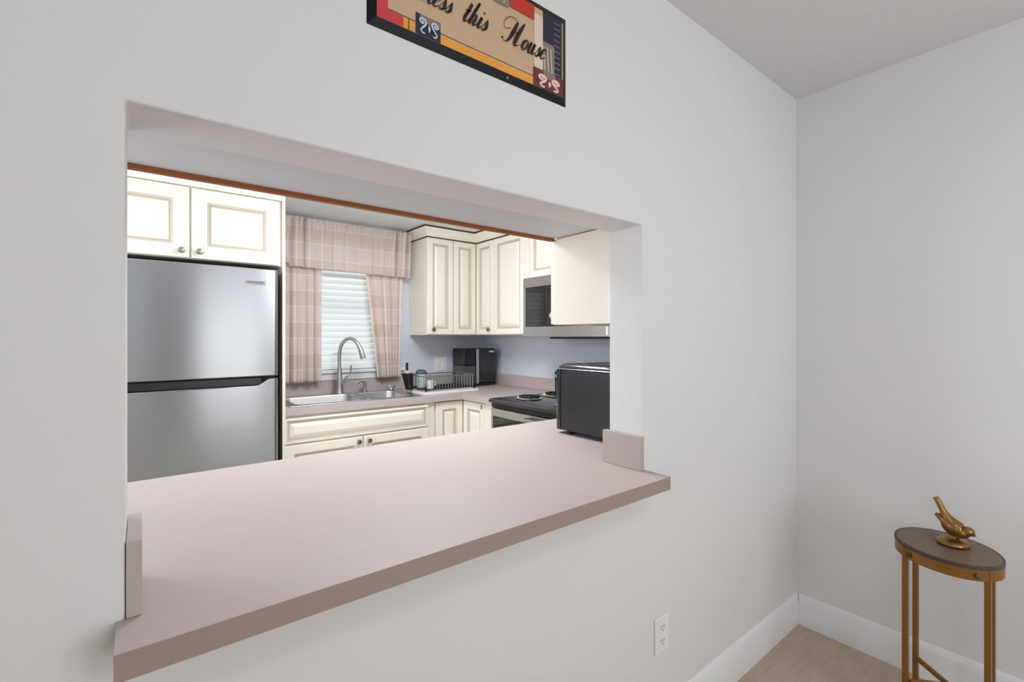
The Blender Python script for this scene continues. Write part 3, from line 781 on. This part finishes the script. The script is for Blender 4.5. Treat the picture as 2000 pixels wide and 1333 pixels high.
# ------------------------------------------------------------------ window blind and curtains
bl = thing('window_blind', ((WX0 + WX1) / 2, KY, WZ0), 'white horizontal slat blind filling the kitchen window', 'blind')
by = KY + .026
bx('head_rail', (WX0 + .012, WX1 - .012, by - .02, by + .022, WZ1 - .05, WZ1 - .004), 'winframe', bl, .003)
bx('bottom_rail', (WX0 + .012, WX1 - .012, by - .022, by + .022, WZ0 + .004, WZ0 + .022), 'winframe', bl, .003)
def slat():
    mb = MB(); a = R(62); n = 5; top = []; bot = []
    for k in range(n):
        t = (k / (n - 1) - .5) * .052; cv = .0035 * (1 - (2 * k / (n - 1) - 1) ** 2)
        y = t * math.cos(a) - cv * math.sin(a); z = t * math.sin(a) + cv * math.cos(a)
        top.append((by + y, 1.128 + z)); bot.append((by + y + .0016, 1.128 + z - .0012))
    return mb.prism(top + bot[::-1], 'x', WX0 + .014, WX1 - .014)
s0 = finish('slat', slat(), 'slat', bl, smooth=50)
k = 1; pitch = .0445
while 1.128 + pitch * k < WZ1 - .07: dupe(s0, (0, 0, pitch * k), bl); k += 1
for x in (WX0 + .17, WX1 - .17):
    finish('ladder_cord', MB().tube([(x, by - .018, WZ0 + .02), (x, by - .018, WZ1 - .05)], .0012, 5), 'winframe', bl)

rod = thing('curtain_rod', (1.25, KY - .05, 2.10), 'thin white curtain rod across the top of the kitchen window', 'rod')
finish('pole', MB().tube([(.70, KY - .050, 2.118), (1.708, KY - .050, 2.118)], .006, 10), 'winframe', rod)
finish('bracket', MB().box(.75, .765, KY - .05, KY - .001, 2.105, 2.115), 'winframe', rod)
finish('bracket', MB().box(1.655, 1.67, KY - .05, KY - .001, 2.105, 2.115), 'winframe', rod)
tr_ = thing('tier_rod', (1.25, KY - .04, 1.83), 'thin white tension rod behind the valance', 'rod')
finish('pole', MB().tube([(.70, KY - .034, 1.83), (1.69, KY - .034, 1.83)], .005, 10), 'winframe', tr_)

def cloth(name, xl_t, xr_t, xl_b, xr_b, zt, zb_f, y, folds, amp, label, gather=0, n=150, m=26, ph=0, densef=None, cat='curtain', grp=None, fullness=1.5):
    mb = MB(); uvs = []
    for j in range(m + 1):
        t = j / m
        for i in range(n + 1):
            s = i / n
            xl = xl_t + (xl_b - xl_t) * t; xr = xr_t + (xr_b - xr_t) * t
            x = xl + (xr - xl) * s
            zb = zb_f(s); z = zt + (zb - zt) * t
            a = amp * (.45 + .55 * t) if not gather else amp * (1.0 - .35 * t)
            q = folds * s + ph + .15 * math.sin(5 * s + ph); wv = 2.2 * abs(math.sin(math.pi * q)) ** .5 - 1.45 + .3 * math.sin(2 * math.pi * folds * 2.3 * s + 1.3 + ph)
            env = densef(s) if densef else 1
            yy = y - a * wv * env
            if gather and t < .4:
                g_ = (1 - t / .4); yy += .011 * g_ * math.sin(2 * math.pi * 27 * s + 2 * math.sin(9 * s)); z += .006 * g_ * g_ * math.sin(2 * math.pi * 31 * s + 1)
            z += .004 * wv * env * (t > .95)
            mb.v.append((x, yy, z)); uvs.append((s * (xr_b - xl_b) * fullness + ph, z))
    for j in range(m):
        for i in range(n):
            a_ = j * (n + 1) + i
            mb.f.append((a_, a_ + 1, a_ + n + 2, a_ + n + 1)); mb.mi.append(0)
    o = finish(name, mb, 'curtain', None, smooth=80)
    uvl = o.data.uv_layers.new(name='uv')
    for lp in o.data.loops: uvl.data[lp.index].uv = uvs[lp.vertex_index]
    sm = o.modifiers.new('thickness', 'SOLIDIFY'); sm.thickness = .0012
    return tag(o, label, cat, grp)
cloth('valance', .665, 1.690, .665, 1.680, 2.150, lambda s: 1.815 - .022 * s + (.0 if s > .12 else .02), KY - .104, 11, .028, 'gathered pink plaid valance across the top of the kitchen window', 1, 220, 30, .4,
      lambda s: .35 + .9 * (max(0, 1 - s / .28) + max(0, 1 - (1 - s) / .26)), 'valance')
cloth('tier_curtain', .668, 1.012, .668, 1.010, 1.86, lambda s: 1.010 - .004 * s, KY - .068, 4.6, .029, 'pink plaid tier curtain hanging beside the refrigerator panel', 0, 120, 40, 1.1, grp='tier curtains')
cloth('tier_curtain', 1.330, 1.640, 1.425, 1.612, 1.86, lambda s: 1.012, KY - .068, 3.6, .029, 'pink plaid tier curtain slanting down beside the wall cabinet', 0, 120, 40, 2.6, grp='tier curtains')

# ------------------------------------------------------------------ framed print
pc = thing('framed_print', (.62, W0, 1.944), 'dark framed print with script lettering hanging above the opening', 'picture')
PX0, PX1, PZ0, PZ1 = .3465, .891, 1.944, 2.178
PW = PX1 - PX0; PH = PZ1 - PZ0
def pring(ins, y): return [(PX0 + ins, y, PZ0 + ins), (PX1 - ins, y, PZ0 + ins), (PX1 - ins, y, PZ1 - ins), (PX0 + ins, y, PZ1 - ins)]
mb = MB(); rs = [pring(a, W0 - b) for a, b in ((0, .0006), (.0005, .0012), (.0165, .0078), (.0175, .0079), (.0175, .0006))]
for i in range(len(rs)):
    a, b = rs[i], rs[(i + 1) % len(rs)]
    mb.add(a + b, [(j, (j + 1) % 4, 4 + (j + 1) % 4, 4 + j) for j in range(4)])
finish('frame', mb, 'frame', pc, smooth=None)
CY_ = W0 - .0078
cv = bx('canvas', (PX0 + .0178, PX1 - .0178, CY_, W0 - .001, PZ0 + .0178, PZ1 - .0178), 'canvas', pc, smooth=None)
lay = [0]
def patch(x0, x1, z0, z1, m, nm='colour_block', skew=0):
    lay[0] += 1; y = CY_ - .0001 - .00008 * lay[0]
    return finish(nm, MB().prism([(PX0 + x0, PZ0 + z0), (PX0 + x1, PZ0 + z0), (PX0 + x1 + skew, PZ0 + z1), (PX0 + x0 + skew, PZ0 + z1)], 'y', y, y + .00007), m, cv, smooth=None)
ix0, ix1, iz0, iz1 = .018, PW - .018, .018, PH - .018
patch(ix0, .041, iz0, iz1, 'p_red')
patch(ix0, .074, iz0, .040, 'p_red')
patch(.074, .098, iz0, .040, 'p_orange')
patch(.084, .087, iz0, .040, 'p_brown', 'line')
patch(.041, .100, .0405, .043, 'p_brown', 'line')
patch(.160, .424, iz0, .036, 'p_orange')
patch(.160, .424, .039, .041, 'p_brown', 'line')
patch(.101, .160, iz0, .062, 'p_navy')
patch(.112, .159, .046, .0615, 'p_grey')
patch(.426, .456, .062, .200, 'p_cream')
patch(.456, ix1, iz0, iz1, 'p_navy')
patch(.456, .496, .040, .140, 'p_grey')
for k in range(11): patch(.498 - .004, .520 - .004, .055 + k * .0145, .0575 + k * .0145, 'p_grey', 'stripe', 0)
for k in range(3): patch(.462 + k * .012, .465 + k * .012, .050, .128, 'p_cream', 'stripe', -.006)
patch(.521, .5255, .060, iz1 - .005, 'p_olive')
patch(.424, ix1, iz0, .064, 'p_maroon')
patch(.456, .498, .046, .066, 'p_grey')
patch(.348, .426, .180, iz1, 'p_brick')
patch(.299, .344, .174, iz1, 'p_sage')
patch(.041, .12, .175, iz1, 'p_orange')
# calligraphic strokes
def ribbon(mb, pts, y):
    c = cr(pts, 7); n = len(c)
    L, Rr = [], []
    for i in range(n):
        a = Vector(c[max(i - 1, 0)][:2]); b = Vector(c[min(i + 1, n - 1)][:2]); d = (b - a)
        if d.length < 1e-9: d = Vector((1, 0))
        d.normalize(); nn = Vector((-d.y, d.x)); p = Vector(c[i][:2]); w_ = max(c[i][2], .0006) / 2
        L.append(p + nn * w_); Rr.append(p - nn * w_)
    mb.add([(p.x, y, p.y) for p in L] + [(p.x, y, p.y) for p in Rr], [(i, i + 1, n + i + 1, n + i) for i in range(n - 1)])
T, H_ = .24, .05
GL = {
 'e': (.62, [[(.05, .45, H_), (.42, .6, H_), (.5, .85, H_), (.33, 1, .1), (.10, .72, T), (.06, .32, T), (.24, 0, .12), (.62, .28, H_)]]),
 's': (.58, [[(0, .15, H_), (.30, 1.02, H_)], [(.30, 1.02, .1), (.36, .7, T), (.40, .3, T), (.24, 0, .12), (.04, .12, .16)], [(.3, .03, H_), (.58, .28, H_)]]),
 't': (.52, [[(0, .28, H_), (.26, 1, H_)], [(.30, 1.7, .24), (.22, .9, T), (.14, .25, T), (.26, 0, .12), (.52, .28, H_)], [(.0, 1.0, .1), (.46, 1.04, .1)]]),
 'h': (.84, [[(0, .28, H_), (.30, 1.6, H_), (.38, 2.1, H_)], [(.38, 2.1, .2), (.26, 1.2, T), (.14, 0, .24)], [(.16, .35, H_), (.40, .95, H_), (.55, .98, .1)], [(.55, .98, .14), (.56, .6, T), (.50, .2, T), (.58, 0, .12), (.84, .28, H_)]]),
 'i': (.48, [[(0, .28, H_), (.2, 1, H_)], [(.2, 1, .24), (.16, .5, T), (.12, .2, T), (.22, 0, .12), (.48, .28, H_)], [(.24, 1.42, .22), (.28, 1.5, .22)]]),
 'o': (.66, [[(.36, 1, .1), (.12, .75, T), (.06, .35, T), (.26, 0, .1), (.5, .35, .16), (.52, .8, .12), (.36, 1, .1)], [(.50, .85, H_), (.70, .75, H_)]]),
 'u': (.90, [[(0, .28, H_), (.2, 1, H_)], [(.2, 1, .24), (.15, .4, T), (.18, .08, .2), (.34, 0, .1), (.58, .8, H_)], [(.6, 1, .24), (.55, .4, T), (.55, .15, T), (.64, 0, .12), (.90, .28, H_)]]),
 'l': (.48, [[(0, .28, H_), (.38, 1.5, H_), (.44, 2.1, H_), (.28, 2.0, .12), (.16, 1.2, T), (.10, .35, T), (.22, 0, .12), (.48, .28, H_)]]),
 'H': (1.65, [[(-.45, .28, .26), (-.38, .2, .26)], [(-.42, .25, .1), (-.1, 0, H_), (.25, .3, .2), (.42, 1.2, .34), (.52, 2.1, .2)], [(.52, 2.1, H_), (.1, 2.35, H_), (-.5, 2.2, H_), (-.75, 1.6, H_), (-.45, 1.15, H_), (.05, 1.35, H_)],
        [(1.20, 2.3, .12), (1.02, 1.5, .34), (.90, .5, .34), (.98, .02, .16), (1.3, .2, H_), (1.65, .3, H_)], [(.35, 1.0, H_), (.7, 1.2, H_), (1.05, 1.1, H_)]]),
 'B': (1.5, [[(-.3, .3, .26), (.1, 0, .1), (.4, .8, .3), (.5, 2.1, .2)], [(.1, 1.7, H_), (.4, 2.3, .1), (1.0, 2.2, .2), (1.1, 1.6, .3), (.5, 1.1, .1), (1.1, .9, .2), (1.15, .3, .32), (.6, 0, .1), (.3, .2, H_)]]),
}
def write(word, x, z, em, mb, y):
    for ch in word:
        adv, st_ = GL[ch]
        for s in st_:
            ribbon(mb, [(x + (p[0] + .42 * p[1]) * em, z + p[1] * em, p[2] * em) for p in s], y)
        x += adv * em
    return x
yt = CY_ - .0001 - .00008 * (lay[0] + 3)
for wd, x_, em in (('Bless', .086, .0262), ('this', .213, .0275), ('House', .334, .0285)):
    TX = MB(); write(wd, PX0 + x_, PZ0 + .091, em, TX, yt); finish('lettering', TX, 'ink', cv, smooth=None)
def swirl(cx, cz, sx, sz, m, k):
    mb = MB(); y = CY_ - .0001 - .00008 * (lay[0] + 4 + k)
    cx += PX0; cz += PZ0
    for fl in (-1, 1):
        P_ = [(.03, .16), (-.02, .20), (-.06, .14), (-.01, .07), (.08, .10), (.10, .22), (.02, .32), (-.10, .30), (-.17, .18), (-.13, .02), (-.02, -.14), (.06, -.30), (-.02, -.42), (-.12, -.40)]
        pts = [(cx + sx * fl * (.29 + .95 * p[0]), cz + sz * p[1], (.045 + .035 * math.sin(math.pi * q / len(P_))) * sx) for q, p in enumerate(P_)]
        ribbon(mb, pts, y)
    ribbon(mb, [(cx, cz + sz * .10, .02 * sx), (cx + .02 * sx, cz - sz * .08, .11 * sx), (cx, cz - sz * .30, .02 * sx)], y)
    finish('swirl', mb, m, cv, smooth=None)
swirl(.131, .040, .054, .040, 'p_blue', 0)
swirl(.476, .038, .088, .036, 'p_pink', 1)
swirl(.321, .192, .030, .026, 'p_cream', 2)
finish('nail_head', MB().lathe([(.003, 0), (.002, .002), (.0, .0022)], (PX0 + .345, W0 - .0045, PZ0 + .010), 10, axis='-y'), 'chrome', pc)

# ------------------------------------------------------------------ side table and bird
TCX, TCY, TTZ = 2.124, .331, .63
tb = thing('side_table', (TCX, TCY, 0), 'small round side table with brown wood top and gold metal legs', 'table')
ea, eb, ang = .152, .130, math.atan2(.671, .742)
def ell(sa, z, n=56):
    out = []
    for j in range(n):
        t = 2 * math.pi * j / n; x = (ea + sa) * math.cos(t); y = (eb + sa) * math.sin(t)
        out.append((TCX + x * math.cos(ang) - y * math.sin(ang), TCY + x * math.sin(ang) + y * math.cos(ang), z))
    return out
tp = finish('table_top', MB().rings([ell(-.006, TTZ - .012), ell(-.006, TTZ - .0006)]), 'tabletop', tb)
mbr = MB(); rr_ = [ell(-.0055, TTZ - .012), ell(0, TTZ - .012), ell(0, TTZ - .002), ell(-.002, TTZ), ell(-.0055, TTZ)]
mbr.rings(rr_ + [rr_[0]], cap=False); finish('top_rim', mbr, 'rim', tb)
ap = MB(); rr_ = [ell(-.004, TTZ - .046), ell(-.001, TTZ - .046), ell(-.001, TTZ - .0125), ell(-.004, TTZ - .0125)]
ap.rings(rr_ + [rr_[0]], cap=False); apo = finish('apron_band', ap, 'gold', tb)
legs = [(2.035, .420), (2.225, .430), (2.035, .222), (2.213, .232)]
leg0 = None
for (x, y) in legs:
    if leg0 is None: leg0 = bx('leg', (x - .011, x + .011, y - .008, y + .008, 0, TTZ - .0125), 'gold', tb, .002)
    else: dupe(leg0, (x - legs[0][0], y - legs[0][1], 0), tb)
def bar(p, q, zc, nm):
    d = (Vector(q) - Vector(p)).normalized(); nrm = Vector((-d.y, d.x)) * .005
    P_ = [Vector(p) + nrm, Vector(p) - nrm, Vector(q) - nrm, Vector(q) + nrm]
    return finish(nm, MB().prism([(v.x, v.y) for v in P_], 'z', zc - .008, zc + .008), 'gold', tb, .001)
bar((2.046, .412), (2.202, .240), .160, 'cross_stretcher')
bar((2.214, .422), (2.046, .230), .160, 'cross_stretcher')
def bolt(x, y, z, nx, ny):
    d = Vector((nx, ny, 0)).normalized()
    p = Vector((x, y, z)); finish('bolt', MB().tube([p, p + d * .004, p + d * .006], [.008, .0075, .004], 12), 'rim', tb)
def on_ell(t):
    x = ea * math.cos(t); y = eb * math.sin(t)
    return (TCX + x * math.cos(ang) - y * math.sin(ang), TCY + x * math.sin(ang) + y * math.cos(ang))
for (lx, ly) in ((2.02, .405), (1.995, .238)):
    best = min((k * .02 for k in range(315)), key=lambda t: (on_ell(t)[0] - lx) ** 2 + (on_ell(t)[1] - ly) ** 2)
    ex_, ey_ = on_ell(best); bolt(ex_, ey_, TTZ - .030, ex_ - TCX, ey_ - TCY)

bd = thing('bird_figurine', (2.15, .322, TTZ), 'antique gold bird figurine with raised tail on the side table', 'figurine')
bxc, byc = 2.15, .318
def BP_(f, s, z): return (bxc + s, byc - f, TTZ + z)      # f forward (-Y), s sideways, z up
base = MB()
rs = []
for r, zz in ((.040, .0005), (.043, .005), (.042, .011), (.036, .017), (.026, .019), (.018, .021), (.012, .030), (.012, .042)):
    rs.append([BP_(r * math.cos(2 * math.pi * j / 28), r * 1.15 * math.sin(2 * math.pi * j / 28), zz) for j in range(28)])
base.rings(rs); finish('pedestal', base, 'goldbird', bd, smooth=60)
spine = [(-.0445, .1485, .0065, .005), (-.0435, .1465, .0080, .007), (-.039, .138, .0085, .009), (-.033, .1245, .0085, .010), (-.026, .108, .0095, .011), (-.0195, .093, .0135, .014), (-.013, .078, .0215, .020), (-.005, .065, .0265, .026), (.006, .0555, .0275, .028), (.018, .050, .0255, .026), (.026, .0490, .0200, .022), (.032, .0515, .0185, .0185), (.038, .0525, .0180, .0178), (.0445, .0505, .0145, .014), (.049, .0480, .0080, .0075), (.0525, .0455, .0035, .003), (.0555, .0440, .0008, .0008)]
spine = cr(spine, 4)
bm2 = MB(); rs = []
for i, p in enumerate(spine):
    a = Vector(spine[max(i - 1, 0)][:2]); b = Vector(spine[min(i + 1, len(spine) - 1)][:2]); d = (b - a).normalized(); nn = Vector((-d.y, d.x))
    ring = []
    for j in range(20):
        t = 2 * math.pi * j / 20
        q = Vector(p[:2]) + nn * (p[2] * math.sin(t)); ring.append(BP_(q.x, p[3] * math.cos(t), q.y))
    rs.append(ring)
bm2.rings(rs); bo = finish('body', bm2, 'goldbird', bd, smooth=70)
for sgn in (-1, 1):
    wp = cr([(.018, .050, .004, .010), (.004, .060, .006, .017), (-.014, .074, .005, .014), (-.030, .087, .004, .008), (-.046, .0955, .0008, .002)], 5)
    mw_ = MB(); rs = []
    for i, p in enumerate(wp):
        a = Vector(wp[max(i - 1, 0)][:2]); b = Vector(wp[min(i + 1, len(wp) - 1)][:2]); d = (b - a).normalized(); nn = Vector((-d.y, d.x))
        t0 = i / (len(wp) - 1); sd0 = sgn * (.021 - .013 * t0 * t0 if t0 > .1 else .019)
        ring = []
        for j in range(14):
            t = 2 * math.pi * j / 14
            q = Vector(p[:2]) + nn * (p[3] * .9 * math.sin(t)); ring.append(BP_(q.x, sd0 + p[2] * math.cos(t), q.y - .004))
        rs.append(ring)
    mw_.rings(rs); finish('wing', mw_, 'goldbird', bd, smooth=70)
for sgn in (-1, 1):
    ey = MB(); c0 = BP_(.0415, sgn * .0135, .056)
    ey.rings([[(c0[0] + math.sin(math.pi * i / 6) * .0022 * math.cos(2 * math.pi * j / 10), c0[1] + math.sin(math.pi * i / 6) * .0022 * math.sin(2 * math.pi * j / 10), c0[2] + .0022 * math.cos(math.pi * i / 6)) for j in range(10)] for i in range(1, 6)])
    finish('eye', ey, 'rim', bd)
